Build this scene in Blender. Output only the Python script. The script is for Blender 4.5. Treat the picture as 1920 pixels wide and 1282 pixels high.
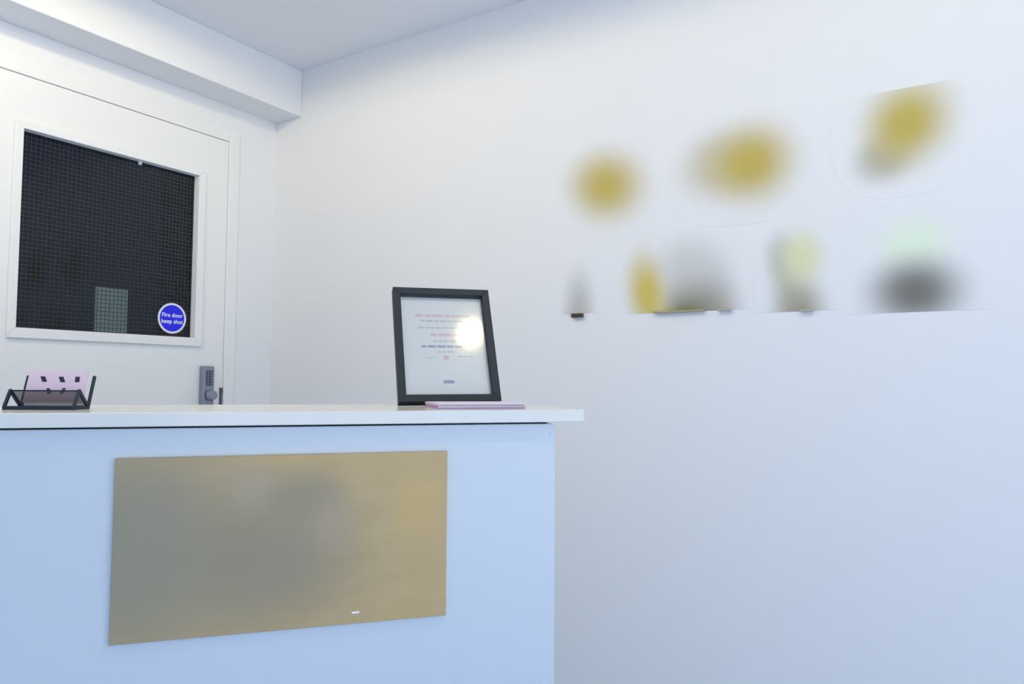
import bpy, bmesh, math, random
from mathutils import Vector, Matrix

random.seed(7)
for o in list(bpy.data.objects):
    bpy.data.objects.remove(o, do_unlink=True)
SC = bpy.context.scene
COL = SC.collection

# ------------------------------------------------------------------ camera
cam_d = bpy.data.cameras.new('camera')
cam_d.sensor_fit = 'HORIZONTAL'
cam_d.sensor_width = 36.0
cam_d.lens = 36.0 * 1368.587 / 1920.0
cam_d.clip_start = 0.02
cam = bpy.data.objects.new('camera', cam_d)
COL.objects.link(cam)
_rt = Vector((0.848, 0.53, 0.0064)); _fw = Vector((-0.5296, 0.8466, 0.0527)).normalized()
_rt = (_rt - _fw * _rt.dot(_fw)).normalized(); _up = _rt.cross(_fw)
cam.matrix_world = Matrix(((_rt.x, _up.x, -_fw.x, 2.34), (_rt.y, _up.y, -_fw.y, -1.9402),
                           (_rt.z, _up.z, -_fw.z, 1.143), (0, 0, 0, 1)))
SC.camera = cam

# ------------------------------------------------------------------ world, lights, exposure
SC.view_settings.view_transform = 'Standard'
SC.view_settings.look = 'None'
SC.view_settings.gamma = 1.0
SC.view_settings.use_curve_mapping = False
SC.view_settings.exposure = 0.0
SC.cycles.transparent_max_bounces = 32
w = bpy.data.worlds.new('daylight'); SC.world = w
w.use_nodes = True
wb = w.node_tree.nodes['Background']
# pale blue sky above the horizon, ground glow added below it as fill, let in by the far wall's added opening
_nt = w.node_tree
_tc = _nt.nodes.new('ShaderNodeTexCoord'); _sx = _nt.nodes.new('ShaderNodeSeparateXYZ')
_mr = _nt.nodes.new('ShaderNodeMapRange'); _mr.inputs['From Min'].default_value = -0.03; _mr.inputs['From Max'].default_value = 0.03
_mx = _nt.nodes.new('ShaderNodeMix'); _mx.data_type = 'RGBA'
_mx.inputs[6].default_value = (2.34, 2.60, 3.02, 1); _mx.inputs[7].default_value = (1.28, 1.64, 2.12, 1)
_nt.links.new(_tc.outputs['Generated'], _sx.inputs[0]); _nt.links.new(_sx.outputs['Z'], _mr.inputs['Value'])
_nt.links.new(_mr.outputs[0], _mx.inputs[0]); _nt.links.new(_mx.outputs[2], wb.inputs[0])
wb.inputs[1].default_value = 1.0

LAMPS = [(0.72, -0.80, 3.4, (1, 0.84, 0.45)), (0.72, -1.80, 18.0, (1, 0.88, 0.66)), (1.30, -1.70, 11.0, (1, 0.88, 0.70)), (2.38, -1.20, 11.0, (1, 0.84, 0.36))]  # third lamp is an unseen fill, added to lift the lower right
CEIL = 2.3514
for lx, ly, p, lc in LAMPS:
    ld = bpy.data.lights.new('downlight_beam', 'SPOT')
    ld.energy = p; ld.color = lc
    ld.spot_size = math.radians(179); ld.spot_blend = 0.12; ld.shadow_soft_size = 0.03
    lo = bpy.data.objects.new('downlight_beam', ld); COL.objects.link(lo)
    lo.location = (lx, ly, CEIL - 0.03)

# ------------------------------------------------------------------ helpers
def lin(r, g, b):
    f = lambda v: v / 12.92 if v <= 0.04045 else ((v + 0.055) / 1.055) ** 2.4
    return (f(r / 255), f(g / 255), f(b / 255), 1.0)

def mat(name, col, rough=0.5, metal=0.0, spec=0.5, noise=0.0, nscale=40.0, bump=0.0, bscale=200.0):
    m = bpy.data.materials.new(name); m.use_nodes = True
    nt = m.node_tree; b = nt.nodes['Principled BSDF']
    b.inputs['Base Color'].default_value = col
    b.inputs['Roughness'].default_value = rough
    b.inputs['Metallic'].default_value = metal
    b.inputs['Specular IOR Level'].default_value = spec
    tc = nt.nodes.new('ShaderNodeTexCoord')
    if noise:
        n = nt.nodes.new('ShaderNodeTexNoise'); n.inputs['Scale'].default_value = nscale
        n.inputs['Detail'].default_value = 4
        nt.links.new(tc.outputs['Object'], n.inputs['Vector'])
        mx = nt.nodes.new('ShaderNodeMix'); mx.data_type = 'RGBA'
        mx.inputs[6].default_value = tuple(c * (1 - noise) for c in col[:3]) + (1,)
        mx.inputs[7].default_value = tuple(min(1, c * (1 + noise)) for c in col[:3]) + (1,)
        nt.links.new(n.outputs['Fac'], mx.inputs[0])
        nt.links.new(mx.outputs[2], b.inputs['Base Color'])
    if bump:
        n2 = nt.nodes.new('ShaderNodeTexNoise'); n2.inputs['Scale'].default_value = bscale
        nt.links.new(tc.outputs['Object'], n2.inputs['Vector'])
        bp = nt.nodes.new('ShaderNodeBump'); bp.inputs['Strength'].default_value = bump
        bp.inputs['Distance'].default_value = 0.001
        nt.links.new(n2.outputs['Fac'], bp.inputs['Height'])
        nt.links.new(bp.outputs[0], b.inputs['Normal'])
    return m

def glass_mat(name, rough=0.0, ior=1.5, tint=(1, 1, 1, 1)):
    m = bpy.data.materials.new(name); m.use_nodes = True
    nt = m.node_tree; nt.nodes.clear()
    out = nt.nodes.new('ShaderNodeOutputMaterial')
    mx = nt.nodes.new('ShaderNodeMixShader'); fr = nt.nodes.new('ShaderNodeFresnel')
    fr.inputs['IOR'].default_value = ior
    tr = nt.nodes.new('ShaderNodeBsdfTransparent'); tr.inputs[0].default_value = tint
    gl = nt.nodes.new('ShaderNodeBsdfGlossy'); gl.inputs['Roughness'].default_value = rough
    nt.links.new(fr.outputs[0], mx.inputs[0])
    nt.links.new(tr.outputs[0], mx.inputs[1]); nt.links.new(gl.outputs[0], mx.inputs[2])
    nt.links.new(mx.outputs[0], out.inputs[0])
    return m

def bm_box(bm, x0, x1, y0, y1, z0, z1):
    vs = [bm.verts.new(p) for p in ((x0, y0, z0), (x1, y0, z0), (x1, y1, z0), (x0, y1, z0),
                                    (x0, y0, z1), (x1, y0, z1), (x1, y1, z1), (x0, y1, z1))]
    for f in ((0, 3, 2, 1), (4, 5, 6, 7), (0, 1, 5, 4), (1, 2, 6, 5), (2, 3, 7, 6), (3, 0, 4, 7)):
        bm.faces.new([vs[i] for i in f])
    return vs

def bm_bar(bm, a, b, side, up, ws, wu):
    """square bar from a to b, ws wide along side, wu along up"""
    a, b, s, u = Vector(a), Vector(b), Vector(side) * ws / 2, Vector(up) * wu / 2
    vs = [bm.verts.new(p + i * s + j * u) for p in (a, b) for i, j in ((-1, -1), (1, -1), (1, 1), (-1, 1))]
    for f in ((0, 1, 2, 3), (7, 6, 5, 4), (0, 4, 5, 1), (1, 5, 6, 2), (2, 6, 7, 3), (3, 7, 4, 0)):
        bm.faces.new([vs[i] for i in f])

def bm_cyl(bm, c, axis, r0, r1, h, n=32):
    axis = Vector(axis).normalized()
    q = Vector((0, 0, 1)).rotation_difference(axis).to_matrix().to_4x4()
    M = Matrix.Translation(Vector(c) + axis * h / 2) @ q
    bmesh.ops.create_cone(bm, cap_ends=True, segments=n, radius1=r0, radius2=r1, depth=h, matrix=M)

def bm_ring(bm, c, axis, r_in, r_out, h, n=48):
    axis = Vector(axis).normalized()
    q = Vector((0, 0, 1)).rotation_difference(axis).to_matrix()
    c = Vector(c); rows = []
    for r, z in ((r_in, 0), (r_out, 0), (r_out, h), (r_in, h)):
        rows.append([bm.verts.new(c + q @ Vector((r * math.cos(t), r * math.sin(t), z)))
                     for t in (2 * math.pi * k / n for k in range(n))])
    for a in range(4):
        p, s = rows[a], rows[(a + 1) % 4]
        for k in range(n):
            bm.faces.new((p[k], p[(k + 1) % n], s[(k + 1) % n], s[k]))

def obj(name, bm, m, parent=None, bevel=0.0, seg=2, smooth=False, **props):
    bmesh.ops.recalc_face_normals(bm, faces=bm.faces)
    me = bpy.data.meshes.new(name); bm.to_mesh(me); bm.free()
    me.materials.append(m)
    if smooth:
        for p in me.polygons: p.use_smooth = True
    o = bpy.data.objects.new(name, me); COL.objects.link(o)
    if parent: o.parent = parent
    if bevel:
        b = o.modifiers.new('bevel', 'BEVEL'); b.width = bevel; b.segments = seg
        b.limit_method = 'ANGLE'; b.angle_limit = math.radians(40)
    for k, v in props.items(): o[k] = v
    return o

def boxes(*bs):
    bm = bmesh.new()
    for b in bs: bm_box(bm, *b)
    return bm

def thing(name, label, cat, mw=None, group=None):
    o = bpy.data.objects.new(name, None); COL.objects.link(o)
    o.empty_display_size = 0.05
    if mw is not None: o.matrix_world = mw
    o['label'] = label; o['category'] = cat
    if group: o['group'] = group
    return o

def basis(o, x, y, z):
    return Matrix(((x[0], y[0], z[0], o[0]), (x[1], y[1], z[1], o[1]), (x[2], y[2], z[2], o[2]), (0, 0, 0, 1)))

# ------------------------------------------------------------------ materials
WALL = mat('white_wall_paint', (0.86, 0.86, 0.86, 1), 0.6, bump=0.06, bscale=60)
CEILM = mat('white_ceiling_paint', (0.90, 0.90, 0.90, 1), 0.8)
DOORP = mat('white_door_gloss_paint', (0.88, 0.88, 0.86, 1), 0.35)
FLOOR = mat('blue_floor', (0.32, 0.50, 0.86, 1), 0.4, noise=0.08, nscale=6)
PANEL = mat('white_laminate', (0.63, 0.68, 0.72, 1), 0.35)
STONE = mat('white_quartz', (0.76, 0.75, 0.69, 1), 0.16, noise=0.02, nscale=12)
DARKGAP = mat('gap_shade', lin(40, 44, 52), 0.7)
HALL = mat('hall_shade', lin(24, 32, 44), 0.9)
GLASS = glass_mat('clear_glass', 0.01, 1.30)
WIRE = mat('steel_wire', lin(66, 76, 94), 0.5, 0.3)
STEEL = mat('satin_grey_metal', lin(146, 152, 164), 0.45, 0.5)
DKSTEEL = mat('dark_grey_metal', lin(84, 92, 104), 0.5, 0.5)
BRASSY = mat('brown_latch_metal', lin(110, 84, 84), 0.5, 0.4)
BLACK = mat('black_frame_lacquer', lin(40, 47, 54), 0.5, spec=0.3)
BLACKM = mat('black_powder_coated_steel', lin(40, 48, 64), 0.5, spec=0.3)
PAPERW = mat('white_paper', (0.93, 0.94, 0.93, 1), 0.7)
BLUE = mat('blue_sign_vinyl', lin(22, 28, 235), 0.45)
WHITEV = mat('white_sign_vinyl', (0.80, 0.82, 0.90, 1), 0.45)
CARD = mat('lilac_card', lin(216, 196, 214), 0.6, noise=0.04, nscale=300)
NAVY = mat('navy_print', lin(24, 26, 66), 0.5)
GREYGREEN = mat('grey_green_paper', lin(124, 146, 140), 0.7, noise=0.12, nscale=60)
PINK = mat('pink_print', lin(240, 212, 222), 0.6)
GREYP = mat('grey_print', lin(206, 212, 224), 0.6)
DGREYP = mat('slate_print', lin(168, 178, 202), 0.6)

# ------------------------------------------------------------------ the setting
S = dict(kind='structure')
obj('floor', boxes((-0.12, 4.4, -5.2, 0.12, -0.10, 0.0)), FLOOR, **S)
obj('ceiling', boxes((-0.12, 4.4, -5.2, 0.12, CEIL, CEIL + 0.12)), CEILM, **S)
obj('wall_right', boxes((-0.12, 4.4, 0.0, 0.12, 0.0, CEIL)), WALL, **S)
DY0, DY1, DZ = -1.091, -0.169, 2.078
obj('wall_left', boxes((-0.12, 0, -5.2, DY0, 0, CEIL), (-0.12, 0, DY1, 0, 0, CEIL), (-0.12, 0, DY0, DY1, DZ, CEIL)), WALL, **S)
obj('wall_far', boxes((4.28, 4.4, -5.2, -4.6, 0, CEIL), (4.28, 4.4, -0.6, 0, 0, CEIL),
                      (4.28, 4.4, -4.6, -0.6, 2.1, CEIL), (4.28, 4.4, -4.6, -0.6, 0, 0.1)), WALL, **S)   # unseen opening, added to let daylight fill the room
obj('wall_back', boxes((0, 4.28, -5.2, -5.08, 0, CEIL)), WALL, **S)
obj('trim_1', boxes((0, 0.1465, -5.08, 0, 2.1690, CEIL)), WALL, bevel=0.003,
    label='white boxed-in soffit running along the top of the door wall', **S)
# hall behind the door, its unlit darkness put into the wall colour
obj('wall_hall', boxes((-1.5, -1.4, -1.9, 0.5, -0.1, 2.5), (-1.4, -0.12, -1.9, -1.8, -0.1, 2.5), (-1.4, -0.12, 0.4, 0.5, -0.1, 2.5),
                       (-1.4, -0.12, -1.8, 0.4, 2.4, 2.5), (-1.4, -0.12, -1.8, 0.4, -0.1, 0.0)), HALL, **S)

# ------------------------------------------------------------------ door
door = bpy.data.objects.new('door_1', None); COL.objects.link(door); door.location = (0, -0.63, 0)
door['kind'] = 'structure'
door['label'] = 'white door with a wired glass window and grey keypad lock, in the left wall'
def dpart(name, bm, m, parent=door, **k):
    bmesh.ops.translate(bm, verts=bm.verts, vec=(0, 0.63, 0)) if parent is door else None
    return obj(name, bm, m, parent, **k)
dpart('door_frame', boxes((-0.12, 0.005, -0.2145, DY1, 0, DZ), (-0.12, 0.005, DY0, -1.0455, 0, DZ),
                          (-0.12, 0.005, -1.0455, -0.2145, 2.0325, DZ),
                          (-0.075, -0.050, -0.229, -0.2145, 0, 2.033), (-0.075, -0.050, -1.0455, -1.031, 0, 2.033)), DOORP, bevel=0.0025)
LY0, LY1, LZ0, LZ1 = -1.043, -0.2160, 0.006, 2.0308
HY0, HY1, HZ0, HZ1 = -0.928, -0.3275, 1.272, 1.886          # hole for the pane
dpart('door_leaf', boxes((-0.045, 0, LY0, HY0, LZ0, LZ1), (-0.045, 0, HY1, LY1, LZ0, LZ1),
                         (-0.045, 0, HY0, HY1, LZ0, HZ0), (-0.045, 0, HY0, HY1, HZ1, LZ1)), DOORP)
pane = dpart('glass_pane', boxes((-0.0245, -0.0185, HY0, HY1, HZ0, HZ1)), GLASS)
# glazing beads, four mitred lengths round the pane
bi = (-0.9165, -0.3415, 1.2875, 1.8720); bo = (-0.9400, -0.3135, 1.2570, 1.8950)
def bead(front, back):
    def quad(p, q, r, s):
        bm = bmesh.new()
        prof = []
        for (y, z), inner in ((p, 0), (q, 0), (r, 1), (s, 1)):
            prof.append((y, z))
        f = [bm.verts.new((front, y, z)) for y, z in prof]
        b = [bm.verts.new((back, y, z)) for y, z in prof]
        bm.faces.new(f); bm.faces.new(b[::-1])
        for i in range(4): bm.faces.new((f[i], b[i], b[(i + 1) % 4], f[(i + 1) % 4]))
        return bm
    oy0, oy1, oz0, oz1 = bo; iy0, iy1, iz0, iz1 = bi
    for q in (((oy0, oz1), (oy1, oz1), (iy1, iz1), (iy0, iz1)), ((oy0, oz0), (oy1, oz0), (iy1, iz0), (iy0, iz0)),
              ((oy0, oz0), (oy0, oz1), (iy0, iz1), (iy0, iz0)), ((oy1, oz0), (oy1, oz1), (iy1, iz1), (iy1, iz0))):
        bm = quad(*q)
        # the rebate behind the bead, down to the pane
        dpart('glazing_bead', bm, DOORP, bevel=0.002)
bead(0.010, -0.0003)
oy0, oy1, oz0, oz1 = bi
dpart('glazing_rebate', boxes((-0.0184, -0.0003, HY0, oy0, HZ0, HZ1), (-0.0184, -0.0003, oy1, HY1, HZ0, HZ1),
                              (-0.0184, -0.0003, oy0, oy1, HZ0, oz0), (-0.0184, -0.0003, oy0, oy1, oz1, HZ1)), DOORP)
bm = bmesh.new()
sp = 0.0132
for k in range(int((HY1 - HY0) / sp)):
    y = HY0 + 0.63 + 0.006 + k * sp
    bm_box(bm, -0.0221, -0.0209, y - 0.0005, y + 0.0005, HZ0 + 0.002, HZ1 - 0.002)
for k in range(int((HZ1 - HZ0) / sp)):
    z = HZ0 + 0.006 + k * sp
    bm_box(bm, -0.0221, -0.0209, HY0 + 0.632, HY1 + 0.628, z - 0.0009, z + 0.0009)
wm = obj('wire_mesh', bm, WIRE, pane, kind='stuff')
# small white glazing clip at the top of the pane
dpart('glazing_clip', boxes((-0.0183, -0.010, -0.5545, -0.5455, 1.862, 1.8725)), WHITEV)
# keypad lock (body hidden below the counter's edge goes on down)
lock = dpart('door_lock', boxes((0.0, 0.026, -0.3140, -0.2675, 0.985, 1.1885)), STEEL, bevel=0.006, seg=3, label='grey metal keypad lock')
bm = bmesh.new(); bm_box(bm, 0.0255, 0.0275, 0.63 - 0.3035, 0.63 - 0.2765, 1.118, 1.172)
obj('keypad', bm, DKSTEEL, lock, bevel=0.0008)
for r_ in range(5):
    for c_ in range(2):
        bm = bmesh.new(); bm_cyl(bm, (0.0270, 0.63 - 0.297 + c_ * 0.014, 1.125 + r_ * 0.010), (1, 0, 0), 0.0035, 0.003, 0.003, 12)
        obj('button', bm, STEEL, lock)
bm = bmesh.new()
bm_cyl(bm, (0.026, 0.63 - 0.290, 1.083), (1, 0, 0), 0.012, 0.012, 0.012, 24)
bm_cyl(bm, (0.037, 0.63 - 0.290, 1.083), (1, 0, 0), 0.020, 0.016, 0.018, 28)
obj('knob', bm, STEEL, lock, bevel=0.002, smooth=False)
kp = dpart('strike_plate', boxes((0.0, 0.006, -0.2285, -0.2205, 0.99, 1.096)), DKSTEEL, bevel=0.001)
dpart('latch_cap', boxes((0.0, 0.009, -0.2290, -0.2200, 1.0965, 1.110)), BRASSY, bevel=0.001, label='brown metal cap')

# round blue sign stuck on the pane
def text_bm(s, size, m, extrude=0.0):
    cu = bpy.data.curves.new('lettering', 'FONT'); cu.body = s; cu.size = size
    cu.align_x = 'CENTER'; cu.align_y = 'CENTER'; cu.extrude = extrude; cu.offset = size * 0.018
    o = bpy.data.objects.new('lettering', cu); COL.objects.link(o)
    bpy.context.view_layer.update()
    me = bpy.data.meshes.new_from_object(o.evaluated_get(bpy.context.evaluated_depsgraph_get()))
    bpy.data.objects.remove(o); me.materials.clear(); me.materials.append(m)
    return me
st = thing('door_sign', 'round blue mandatory sign with white rim and white wording on the door glass', 'sign',
           basis((-0.0184, -0.4131, 1.3525), (0, 1, 0), (0, 0, 1), (1, 0, 0)))
bm = bmesh.new(); bm_cyl(bm, (0, 0, 0), (0, 0, 1), 0.0475, 0.0475, 0.0006, 64); obj('disc', bm, BLUE, st)
bm = bmesh.new(); bm_ring(bm, (0, 0, 0), (0, 0, 1), 0.0462, 0.0535, 0.0008, 64); obj('rim', bm, WHITEV, st, label='white rim')
for s, z in (('Fire door', 0.0105), ('keep shut', -0.0115)):
    me = text_bm(s, 0.0205, WHITEV, 0.0003)
    o = bpy.data.objects.new('lettering', me); COL.objects.link(o); o.parent = st
    o.location = (0, z, 0.0010); o['label'] = 'white lettering'
# sheet fixed to the far side of the pane
nb = thing('paper_notice', 'small grey-green sheet seen through the door glass at its bottom edge', 'notice',
           basis((-0.0252, -0.6229, 1.230), (0, 1, 0), (0, 0, 1), (1, 0, 0)))
bm = bmesh.new(); bm_box(bm, -0.0535, 0.0535, 0.0, 0.2050, -0.0006, 0.0)
obj('sheet', bm, GREYGREEN, nb)

# ------------------------------------------------------------------ reception counter
HF = (0.65364, 0.75681, 0.0); BK = (-0.75681, 0.65364, 0.0); UP = (0, 0, 1)
CM = basis((1.85, -0.9522, 0.0), HF, BK, UP)     # local x along the front, y away from the viewer, origin under the worktop's right front corner
ct = thing('reception_counter', 'white laminate reception counter with a plain front', 'counter', CM)
X0 = -1.45
bm = bmesh.new()
prof = [(X0, 0.0), (-0.0408, 0.0), (-0.0408, 1.0735), (-0.0460, 1.0790), (X0, 1.0790)]
f = [bm.verts.new((x, 0.014, z)) for x, z in prof]; b = [bm.verts.new((x, 0.032, z)) for x, z in prof]
bm.faces.new(f); bm.faces.new(b[::-1])
for i in range(5): bm.faces.new((f[i], b[i], b[(i + 1) % 5], f[(i + 1) % 5]))
obj('front_panel', bm, PANEL, ct, bevel=0.0008)
obj('end_panel', boxes((-0.0600, -0.0425, 0.0322, 0.260, 0.0, 1.0790)), PANEL, ct)
obj('end_panel', boxes((X0, X0 + 0.018, 0.0322, 0.260, 0.0, 1.0790)), PANEL, ct)
obj('gap_shade_strip', boxes((X0 + 0.02, -0.052, 0.0225, 0.250, 1.0791, 1.0819)), DARKGAP, ct, label='dark shadow-gap strip under the top')  # shade of the gap below the worktop, painted as a dark strip
obj('back_panel', boxes((X0 + 0.0185, -0.0605, 0.245, 0.260, 0.0, 1.0790)), PANEL, ct)
bm = bmesh.new(); bm_cyl(bm, (-0.0495, 0.0142, 1.0635), (0, -1, 0), 0.0018, 0.0018, 0.0006, 14)
obj('screw_cap', bm, GREYP, ct)
wt = obj('worktop', boxes((X0 - 0.02, 0.0, 0.0, 0.290, 1.0820, 1.1000)), STONE, None, bevel=0.0012)
wt.matrix_world = CM
wt['label'] = 'thin white stone worktop overhanging the right end of the reception counter'; wt['category'] = 'worktop'

# plaque on the counter front
def soft_nodes(nt, base_socket_color, blobs, axis='XY'):
    """chain of soft elliptical patches of print; returns (colour socket, coverage socket)"""
    N, Lk = nt.nodes, nt.links
    tc = N.new('ShaderNodeTexCoord'); sep = N.new('ShaderNodeSeparateXYZ')
    Lk.new(tc.outputs['Object'], sep.inputs[0])
    a_s, b_s = sep.outputs[axis[0]], sep.outputs[axis[1]]
    def mth(op, x, y=None, clamp=False):
        n = N.new('ShaderNodeMath'); n.operation = op; n.use_clamp = clamp
        for k, v in enumerate((x, y)):
            if v is None: continue
            if isinstance(v, (int, float)): n.inputs[k].default_value = v
            else: Lk.new(v, n.inputs[k])
        return n.outputs[0]
    col = None; inv = None
    for (cx, cz, rx, rz, ang, c, a) in blobs:
        dx = mth('SUBTRACT', a_s, cx); dz = mth('SUBTRACT', b_s, cz)
        ca, sa = math.cos(ang), math.sin(ang)
        ux = mth('DIVIDE', mth('ADD', mth('MULTIPLY', dx, ca), mth('MULTIPLY', dz, sa)), rx)
        uz = mth('DIVIDE', mth('SUBTRACT', mth('MULTIPLY', dz, ca), mth('MULTIPLY', dx, sa)), rz)
        r = mth('SQRT', mth('ADD', mth('MULTIPLY', ux, ux), mth('MULTIPLY', uz, uz)))
        mr = N.new('ShaderNodeMapRange'); mr.interpolation_type = 'SMOOTHERSTEP'
        mr.inputs['From Min'].default_value = 1.0; mr.inputs['From Max'].default_value = 0.0
        mr.inputs['To Min'].default_value = 0.0; mr.inputs['To Max'].default_value = a
        Lk.new(r, mr.inputs['Value']); wgt = mr.outputs[0]
        mx = N.new('ShaderNodeMix'); mx.data_type = 'RGBA'
        if col is None:
            mx.inputs[6].default_value = c if base_socket_color is None else (0, 0, 0, 1)
            if base_socket_color is not None: Lk.new(base_socket_color, mx.inputs[6])
        else: Lk.new(col, mx.inputs[6])
        mx.inputs[7].default_value = c
        if col is None or base_socket_color is not None: Lk.new(wgt, mx.inputs[0])
        else:
            # colour average weighted by how much is already laid down
            tot = mth('SUBTRACT', 1.0, mth('MULTIPLY', inv, mth('SUBTRACT', 1.0, wgt)))
            Lk.new(mth('DIVIDE', wgt, mth('MAXIMUM', tot, 0.001), True), mx.inputs[0])
        col = mx.outputs[2]
        om = mth('SUBTRACT', 1.0, wgt)
        inv = om if inv is None else mth('MULTIPLY', inv, om)
    return col, mth('SUBTRACT', 1.0, inv, True)

PL = basis((1.85 + HF[0] * -0.4178 + BK[0] * 0.014, -0.9522 + HF[1] * -0.4178 + BK[1] * 0.014, 0.9278), HF, BK, UP)
PLQ = bpy.data.materials.new('tan_board_with_grey_print_and_light'); PLQ.use_nodes = True
nt = PLQ.node_tree; pb = nt.nodes['Principled BSDF']; pb.inputs['Roughness'].default_value = 0.42
tc = nt.nodes.new('ShaderNodeTexCoord'); mp = nt.nodes.new('ShaderNodeMapping'); mp.inputs['Scale'].default_value = (14, 1, 45)
nz = nt.nodes.new('ShaderNodeTexNoise'); nz.inputs['Scale'].default_value = 1.0; nz.inputs['Detail'].default_value = 5
nt.links.new(tc.outputs['Object'], mp.inputs[0]); nt.links.new(mp.outputs[0], nz.inputs['Vector'])
cr = nt.nodes.new('ShaderNodeMix'); cr.data_type = 'RGBA'
cr.inputs[6].default_value = lin(184, 154, 104); cr.inputs[7].default_value = lin(202, 174, 122)
nt.links.new(nz.outputs['Fac'], cr.inputs[0])
GR = lin(148, 142, 120); GR2 = lin(146, 136, 112); TN = lin(206, 170, 100)  # wide grey at left and tan at right put the light's gradient into the colour
pc, _ = soft_nodes(nt, cr.outputs[2], [
    (-0.20, 0.00, 0.26, 0.26, 0, GR, 0.95), (-0.02, -0.02, 0.20, 0.16, 0, GR2, 0.85), (0.02, 0.06, 0.09, 0.06, 0, GR2, 0.7),
    (-0.05, 0.075, 0.05, 0.05, 0, lin(176, 160, 136), 0.5), (0.055, 0.02, 0.06, 0.06, 0, lin(174, 158, 134), 0.4),
    (0.17, 0.04, 0.06, 0.08, 0, TN, 0.6), (-0.15, 0.06, 0.05, 0.05, 0, lin(156, 142, 120), 0.5)], 'XZ')
nt.links.new(pc, pb.inputs['Base Color'])
pq = thing('wall_plaque', 'tan rectangular plaque with soft smudged grey print on the counter front', 'plaque', PL)
bm = bmesh.new(); bm_box(bm, -0.2118, 0.2118, -0.0065, -0.0002, -0.1148, 0.1143)
obj('board', bm, PLQ, pq, bevel=0.0008)
bm = bmesh.new(); bm_box(bm, 0.082, 0.092, -0.0072, -0.0063, -0.1010, -0.0985)
obj('label_strip', bm, PAPERW, pq, label='tiny pale mark near the bottom edge')

# ------------------------------------------------------------------ picture frame
R2 = Vector((0.67196, 0.74050, 0.01023)).normalized()
FN = Vector((0.66906, -0.60716, 0.42863)).normalized()
R2 = (R2 - FN * R2.dot(FN)).normalized(); U2 = FN.cross(R2)
FO = Vector((1.54922, -1.02661, 1.1003))
pf = thing('picture_frame', 'black picture frame with a printed white sheet, leaning back on the worktop', 'picture frame',
           basis(FO, R2, U2, FN))
W, H, T, RW = 0.1718, 0.2187, 0.0174, 0.0128
def rail(p):
    bm = bmesh.new()
    f = [bm.verts.new((x, y, T)) for x, y in p]; b = [bm.verts.new((x, y, 0.0)) for x, y in p]
    bm.faces.new(f); bm.faces.new(b[::-1])
    for i in range(4): bm.faces.new((f[i], b[i], b[(i + 1) % 4], f[(i + 1) % 4]))
    return bm
i0, i1, j0, j1 = RW, W - RW, RW, H - RW
for p in (((0, 0), (W, 0), (i1, j0), (i0, j0)), ((0, H), (W, H), (i1, j1), (i0, j1)),
          ((0, 0), (0, H), (i0, j1), (i0, j0)), ((W, 0), (W, H), (i1, j1), (i1, j0))):
    obj('rail', rail(p), BLACK, pf, bevel=0.0008)
obj('backing_board', boxes((i0, i1, j0, j1, 0.0005, 0.0030)), BLACK, pf)
sheet = obj('paper_sheet', boxes((i0, i1, j0, j1, 0.0032, 0.0045)), PAPERW, pf, label='white printed sheet')
FGLASS = glass_mat('frame_glass', 0.07, 1.45)
obj('glass_pane', boxes((i0, i1, j0, j1, 0.0062, 0.0080)), FGLASS, pf)
bm = bmesh.new()
bm_bar(bm, (W / 2, 0.145, -0.0015), (W / 2, 0.031, -0.0615), (1, 0, 0), (0, -0.466, 0.885), 0.035, 0.003)
obj('easel_leg', bm, BLACK, pf)
pw, ph = i1 - i0, j1 - j0
def line(fx0, fx1, fy, hgt, m, words, name='print_line'):
    bm = bmesh.new(); x = i0 + fx0 * pw; xe = i0 + fx1 * pw; y = j1 - fy * ph
    tot = xe - x; cuts = [random.uniform(0.6, 1.4) for _ in range(words)]; s = sum(cuts)
    for c in cuts:
        l = tot * c / s
        bm_box(bm, x, x + l - 0.0022, y - hgt * 0.65, y + hgt * 0.65, 0.0045, 0.0047); x += l
    obj(name, bm, m, sheet, kind='stuff')
line(0.175, 0.86, 0.190, 0.0035, PINK, 6)
line(0.23, 0.80, 0.245, 0.0022, GREYP, 7)
line(0.20, 0.82, 0.315, 0.0022, GREYP, 8)
line(0.34, 0.72, 0.387, 0.0042, PINK, 3)
line(0.37, 0.66, 0.452, 0.0020, GREYP, 4)
line(0.22, 0.79, 0.506, 0.0030, DGREYP, 6)
line(0.41, 0.62, 0.560, 0.0016, GREYP, 3)
line(0.27, 0.36, 0.620, 0.0014, GREYP, 2)
line(0.65, 0.84, 0.605, 0.0016, GREYP, 3)
line(0.47, 0.55, 0.618, 0.0060, PINK, 1, 'stamp')
bm = bmesh.new(); y = j1 - 0.845 * ph
bm_box(bm, i0 + 0.45 * pw, i0 + 0.575 * pw, j1 - 0.868 * ph, j1 - 0.838 * ph, 0.0045, 0.0047)
obj('caption_bar', bm, DGREYP, sheet, label='dark caption bar')

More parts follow.
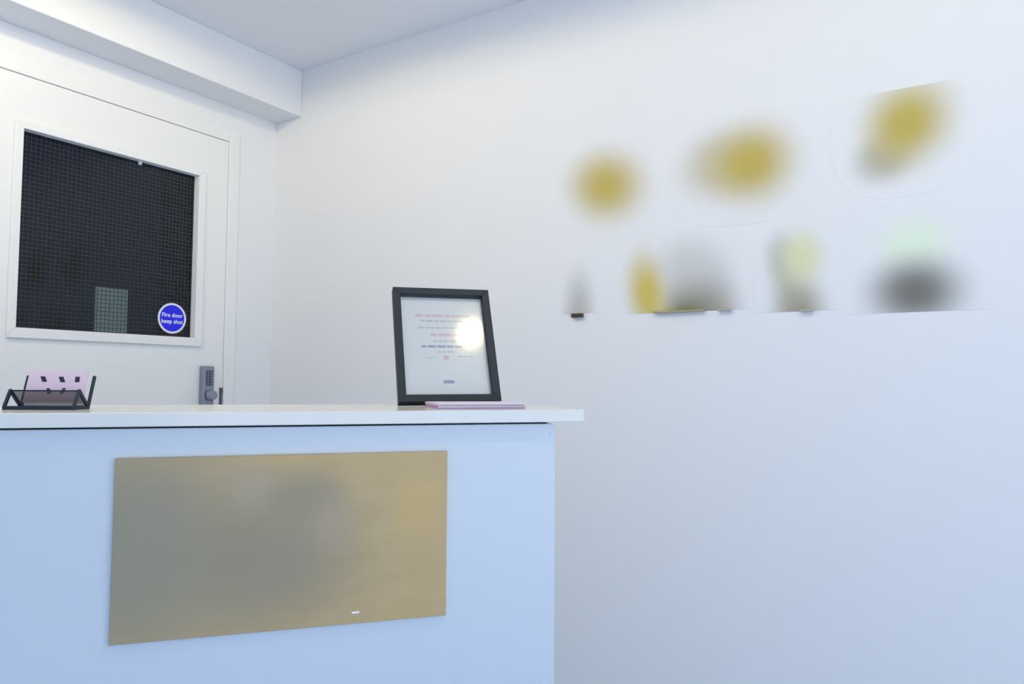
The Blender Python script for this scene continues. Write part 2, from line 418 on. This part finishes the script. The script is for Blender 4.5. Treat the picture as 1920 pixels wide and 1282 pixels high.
# ------------------------------------------------------------------ booklets lying in front of the frame
BCOL = [(196, 172, 206), (214, 196, 226), (206, 176, 200), (226, 214, 232)]
BLAB = ['mauve booklet at the bottom of the small stack before the frame',
        'pale lilac booklet second from the bottom of the small stack',
        'pinkish booklet second from the top of the small stack',
        'very pale booklet on top of the small stack before the frame']
z = 1.1002
for k in range(4):
    th = 0.0021
    m = mat('booklet_paper', lin(*BCOL[k]), 0.55)
    dx, dy, rz = ((0, 0, 0), (0.0012, 0.001, 0.006), (-0.001, 0.0006, -0.005), (0.0006, 0.0015, 0.004))[k]
    bk = thing('booklet', BLAB[k], 'booklet', CM @ Matrix.Translation((-0.1443 + dx, 0.100 + dy, z)) @ Matrix.Rotation(rz, 4, 'Z'),
               'booklets lying in front of the picture frame')
    obj('cover', boxes((-0.0685, 0.0685, -0.049, 0.049, 0.0, 0.0003), (-0.0685, 0.0685, -0.049, 0.049, th - 0.0004, th - 0.0001),
                       (-0.0685, -0.0681, -0.049, 0.049, 0.0003, th - 0.0004)), m, bk)
    obj('page_block', boxes((-0.0680, 0.0680, -0.0485, 0.0485, 0.0003, th - 0.0004)), PAPERW if k % 2 else m, bk)
    z += th

# ------------------------------------------------------------------ card holder
YW = 0.60832
HM = basis((1.25292, -1.47461, 1.1001), (math.cos(YW), math.sin(YW), 0), (-math.sin(YW), math.cos(YW), 0), (0, 0, 1))
ch = thing('card_holder', 'black wire-mesh business card holder on the left of the worktop', 'card holder', HM)
LW = 0.0927
A_, B_, C_, D_ = (0.0, 0.0), (0.0123, 0.0252), (0.0367, 0.0), (0.0512, 0.0440)
bw = 0.0038
for x in (0.0015, LW - 0.0015):
    bm = bmesh.new()
    for p, q in ((A_, B_), (B_, C_), (C_, D_), (A_, C_)):
        p = (p[0], max(p[1], bw / 2)); q = (q[0], max(q[1], bw / 2))
        d = Vector((0, q[0] - p[0], q[1] - p[1])).normalized(); n = Vector((1, 0, 0)).cross(d)
        a = Vector((x, p[0], p[1])) - d * bw * 0.3; b = Vector((x, q[0], q[1])) + d * bw * 0.3
        if min(a.z, b.z) < bw / 2:
            (a if a.z < b.z else b).z = bw / 2
        bm_bar(bm, a, b, (1, 0, 0), n, 0.003, bw * 1.1)
    obj('side_frame', bm, BLACKM, ch)
for (y, zz), nm in ((A_, 'front_bar'), (C_, 'back_bar'), (B_, 'top_bar')):
    bm = bmesh.new(); t = {'front_bar': 0.0050, 'back_bar': 0.0038, 'top_bar': 0.0018}[nm]
    bm_bar(bm, (0.003, y, max(zz, t / 2)), (LW - 0.003, y, max(zz, t / 2)), (0, 1, 0), (0, 0, 1), 0.003, t)
    obj(nm, bm, BLACKM, ch)
bm = bmesh.new()
pb_, pc_ = Vector((0, B_[0], B_[1])), Vector((0, C_[0], C_[1] + 0.002))
d = (pc_ - pb_).normalized(); n = Vector((1, 0, 0)).cross(d); L = (pc_ - pb_).length
for k in range(56):
    x = 0.003 + (LW - 0.006) * k / 55
    bm_bar(bm, pb_ + Vector((x, 0, 0)), pc_ + Vector((x, 0, 0)), (1, 0, 0), n, 0.0004, 0.0004)
for k in range(1, 21):
    q = pb_ + d * (L * k / 21)
    bm_bar(bm, (0.003, q.y, q.z), (LW - 0.003, q.y, q.z), d, n, 0.0004, 0.0004)
obj('mesh_panel', bm, BLACKM, ch, kind='stuff')
# cards leaning on the back uprights
du = Vector((0, D_[0] - C_[0], D_[1] - C_[1])).normalized(); nn = du.cross(Vector((1, 0, 0)))
nn = -nn if nn.y > 0 else nn
CH0 = Vector((0, C_[0] + 0.0010, 0.0070)) + nn * 0.0022
for k in (3,):        # only the front card shows
    off = nn * (0.0007 * k)
    base = HM @ basis(CH0 + off + Vector((0.0450 + (0.0004, -0.0003, 0.0005, 0.0)[k], 0, 0)), (1, 0, 0), du, -nn * -1)
    lab = 'pale lilac business card with dark slanted marks standing in the wire-mesh holder'
    cd = thing('business_card', lab, 'card', base)
    h_ = 0.0452 - 0.0003 * (3 - k)
    obj('card', boxes((-0.0400, 0.0400, 0, h_, -0.0003, 0.0003)), CARD, cd)
    if k == 3:
        def para(x, y, w_, hh, sl, m=NAVY):
            bm = bmesh.new()
            p = [(x + sl, y), (x + w_ + sl, y), (x + w_, y + hh), (x, y + hh)]
            f = [bm.verts.new((a, b, 0.0005)) for a, b in p]; g = [bm.verts.new((a, b, 0.0003)) for a, b in p]
            bm.faces.new(f); bm.faces.new(g[::-1])
            for i in range(4): bm.faces.new((f[i], g[i], g[(i + 1) % 4], f[(i + 1) % 4]))
            obj('printed_mark', bm, m, cd, label='dark navy mark')
        for cx, yy, wd, sl in ((0.0250, 0.0300, 0.0066, 0.0042), (0.0497, 0.0296, 0.0066, 0.0042), (0.0725, 0.0298, 0.0062, 0.0006)):
            para(cx - 0.0450 - 0.0042, yy, wd, 0.0080, sl)
        for cx, yy, wd, sl in ((0.0360, 0.0125, 0.0050, 0.0032), (0.0581, 0.0130, 0.0044, -0.0026)):
            para(cx - 0.0450 - 0.0035, yy, wd, 0.0080, sl)

# ------------------------------------------------------------------ soft-edged sign pieces on the right wall
def soft_mat(name, blobs):
    m = bpy.data.materials.new(name); m.use_nodes = True
    nt = m.node_tree; b = nt.nodes['Principled BSDF']; b.inputs['Roughness'].default_value = 0.6
    rgb = nt.nodes.new('ShaderNodeRGB'); rgb.outputs[0].default_value = (0.86, 0.86, 0.86, 1)   # same white as the wall
    c, a = soft_nodes(nt, rgb.outputs[0], blobs, 'XZ')
    nt.links.new(c, b.inputs['Base Color'])
    return m

SIGN_N = [0]
def sign_piece(label, cx, cz, outline, blobs, gap, group=None, stub=None, name='sign_emblem'):
    t = thing(name, label, 'sign', Matrix.Translation((cx, 0, cz)), group)
    SIGN_N[0] += 1
    y1 = -0.0001; y0 = -0.0004 - 0.00005 * SIGN_N[0]
    bm = bmesh.new()
    f = [bm.verts.new((x, y0, z)) for x, z in outline]; b = [bm.verts.new((x, y1, z)) for x, z in outline]
    bm.faces.new(f); bm.faces.new(b[::-1]); n = len(outline)
    for i in range(n): bm.faces.new((f[i], b[i], b[(i + 1) % n], f[(i + 1) % n]))
    obj('plate', bm, soft_mat('soft_edged_print', blobs), t)
    for (x0, x1, z0, z1, c_) in stub or ():
        bm = bmesh.new(); bm_box(bm, x0, x1, -0.017, y0 - 0.0001, z0, z1)
        obj('stub', bm, mat('stub_and_shadow_bar', c_, 0.5), t, bevel=0.001)
    return t
def ell(rx, rz, cx=0, cz=0, n=40, zmin=None, zmax=None, p=2.0):
    pts = []
    for k in range(n):
        t = 2 * math.pi * k / n; c, s = math.cos(t), math.sin(t)
        x = cx + rx * math.copysign(abs(c) ** (2 / p), c); z = cz + rz * math.copysign(abs(s) ** (2 / p), s)
        if zmin is not None: z = max(z, zmin)
        if zmax is not None: z = min(z, zmax)
        pts.append((x, z))
    out = []
    for q in pts:
        if not out or (abs(q[0] - out[-1][0]) + abs(q[1] - out[-1][1])) > 1e-5: out.append(q)
    return out
YL = lin(196, 176, 84); GY = lin(158, 154, 134)
G1 = 'yellow soft-edged patches of the wall sign'
DKB = lin(54, 48, 36); OLV = lin(172, 166, 122); TAN = lin(186, 180, 162)
sign_piece('yellow soft-edged round patch on the wall, leftmost of three', 1.4480, 1.716, ell(0.172, 0.165, p=2.4),
           [(0, 0, 0.198, 0.165, -0.35, YL, 0.97)], 0, G1)
sign_piece('yellow soft-edged patch on the wall, middle of three, with a faint tail to its left', 1.8600, 1.722, ell(0.205, 0.165, -0.030, p=2.6),
           [(-0.09, 0.005, 0.16, 0.150, 0, lin(192, 178, 142), 0.65), (0.006, -0.002, 0.180, 0.172, -0.3, YL, 1.0)], 0, G1)
sign_piece('yellow soft-edged patch with a flat top edge on the wall, rightmost of three', 2.2200, 1.745, ell(0.160, 0.162, 0, 0.0, zmax=0.100, p=2.7),
           [(-0.045, -0.065, 0.105, 0.095, 0.2, GY, 0.65), (0.008, 0.015, 0.152, 0.172, -0.3, YL, 1.0)], 0, G1)
sign_piece('faint grey upright mark on a small dark foot, lower left of the wall sign', 1.3600, 1.420, ell(0.080, 0.175, 0, 0.0, zmin=-0.0775),
           [(0, -0.08, 0.080, 0.20, 0, lin(180, 178, 174), 0.75)], 0, stub=[(-0.0175, 0.0165, -0.0890, -0.0776, DKB)])
sign_piece('yellow and olive-grey patch with a flat lower edge, bottom centre of the wall sign', 1.6750, 1.430, ell(0.192, 0.222, 0.0, -0.085, zmin=-0.0960, p=3.0),
           [(0.025, 0.02, 0.17, 0.145, 0, lin(192, 192, 186), 0.6), (0.090, -0.10, 0.115, 0.17, 0, lin(160, 158, 148), 0.85),
            (0.010, -0.13, 0.14, 0.18, 0, lin(118, 118, 84), 1.0), (-0.100, -0.04, 0.096, 0.19, 0.15, lin(212, 192, 98), 1.0)], 0,
           stub=[(-0.078, 0.066, -0.0975, -0.0925, OLV), (0.102, 0.138, -0.0990, -0.0940, TAN)])  # unseen bars added at the lower edge to cast a shadow below
sign_piece('pale green and tan narrow patch, right of the olive-grey one on the wall sign', 1.9800, 1.450, ell(0.108, 0.235, 0, -0.12, zmin=-0.1280, p=3.0),
           [(-0.035, 0.01, 0.068, 0.11, 0.25, lin(188, 186, 180), 0.6), (-0.028, -0.04, 0.075, 0.14, 0.25, lin(190, 192, 164), 0.65),
            (0.0, -0.14, 0.106, 0.16, 0, lin(164, 158, 138), 0.95), (0.010, 0.01, 0.085, 0.115, 0, lin(228, 228, 178), 0.9)], 0,
           stub=[(0.004, 0.034, -0.1295, -0.1245, TAN)])  # unseen bar, added so that a shadow falls beneath the patch
sign_piece('dark grey soft-edged oval under a pale mint patch, lower right of the wall sign', 2.2380, 1.382, ell(0.160, 0.198, 0, 0.0, zmin=-0.0730, p=3.0),
           [(0, 0.088, 0.125, 0.108, 0, lin(234, 248, 222), 0.95), (0, -0.026, 0.160, 0.135, 0, lin(122, 122, 114), 1.0)], 0)

# ------------------------------------------------------------------ recessed ceiling downlights (above the frame), one of them an added fill
RIMM = mat('white_lamp_trim', (0.8, 0.8, 0.8, 1), 0.4)
EM = bpy.data.materials.new('lamp_lens'); EM.use_nodes = True
nt = EM.node_tree; nt.nodes.clear(); e = nt.nodes.new('ShaderNodeEmission'); e.inputs[0].default_value = (1, 0.88, 0.70, 1); e.inputs[1].default_value = 16
oo = nt.nodes.new('ShaderNodeOutputMaterial'); nt.links.new(e.outputs[0], oo.inputs[0])
LL = ['round white recessed downlight nearest the corner of door wall and sign wall', 'round white recessed downlight along the door wall, above the door',
      'added unseen fill downlight above the middle of the reception counter', 'round white recessed downlight above the sign on the right wall']
for (lx, ly, p, lc), lab in zip(LAMPS, LL):
    t = thing('ceiling_light', lab, 'light', Matrix.Translation((lx, ly, CEIL)), 'recessed ceiling downlights')
    bm = bmesh.new(); bm_ring(bm, (0, 0, 0), (0, 0, -1), 0.035, 0.050, 0.005, 40); obj('trim_ring', bm, RIMM, t)
    bm = bmesh.new(); bm_cyl(bm, (0, 0, -0.0002), (0, 0, -1), 0.0345, 0.0345, 0.002, 32); obj('lens', bm, EM, t)
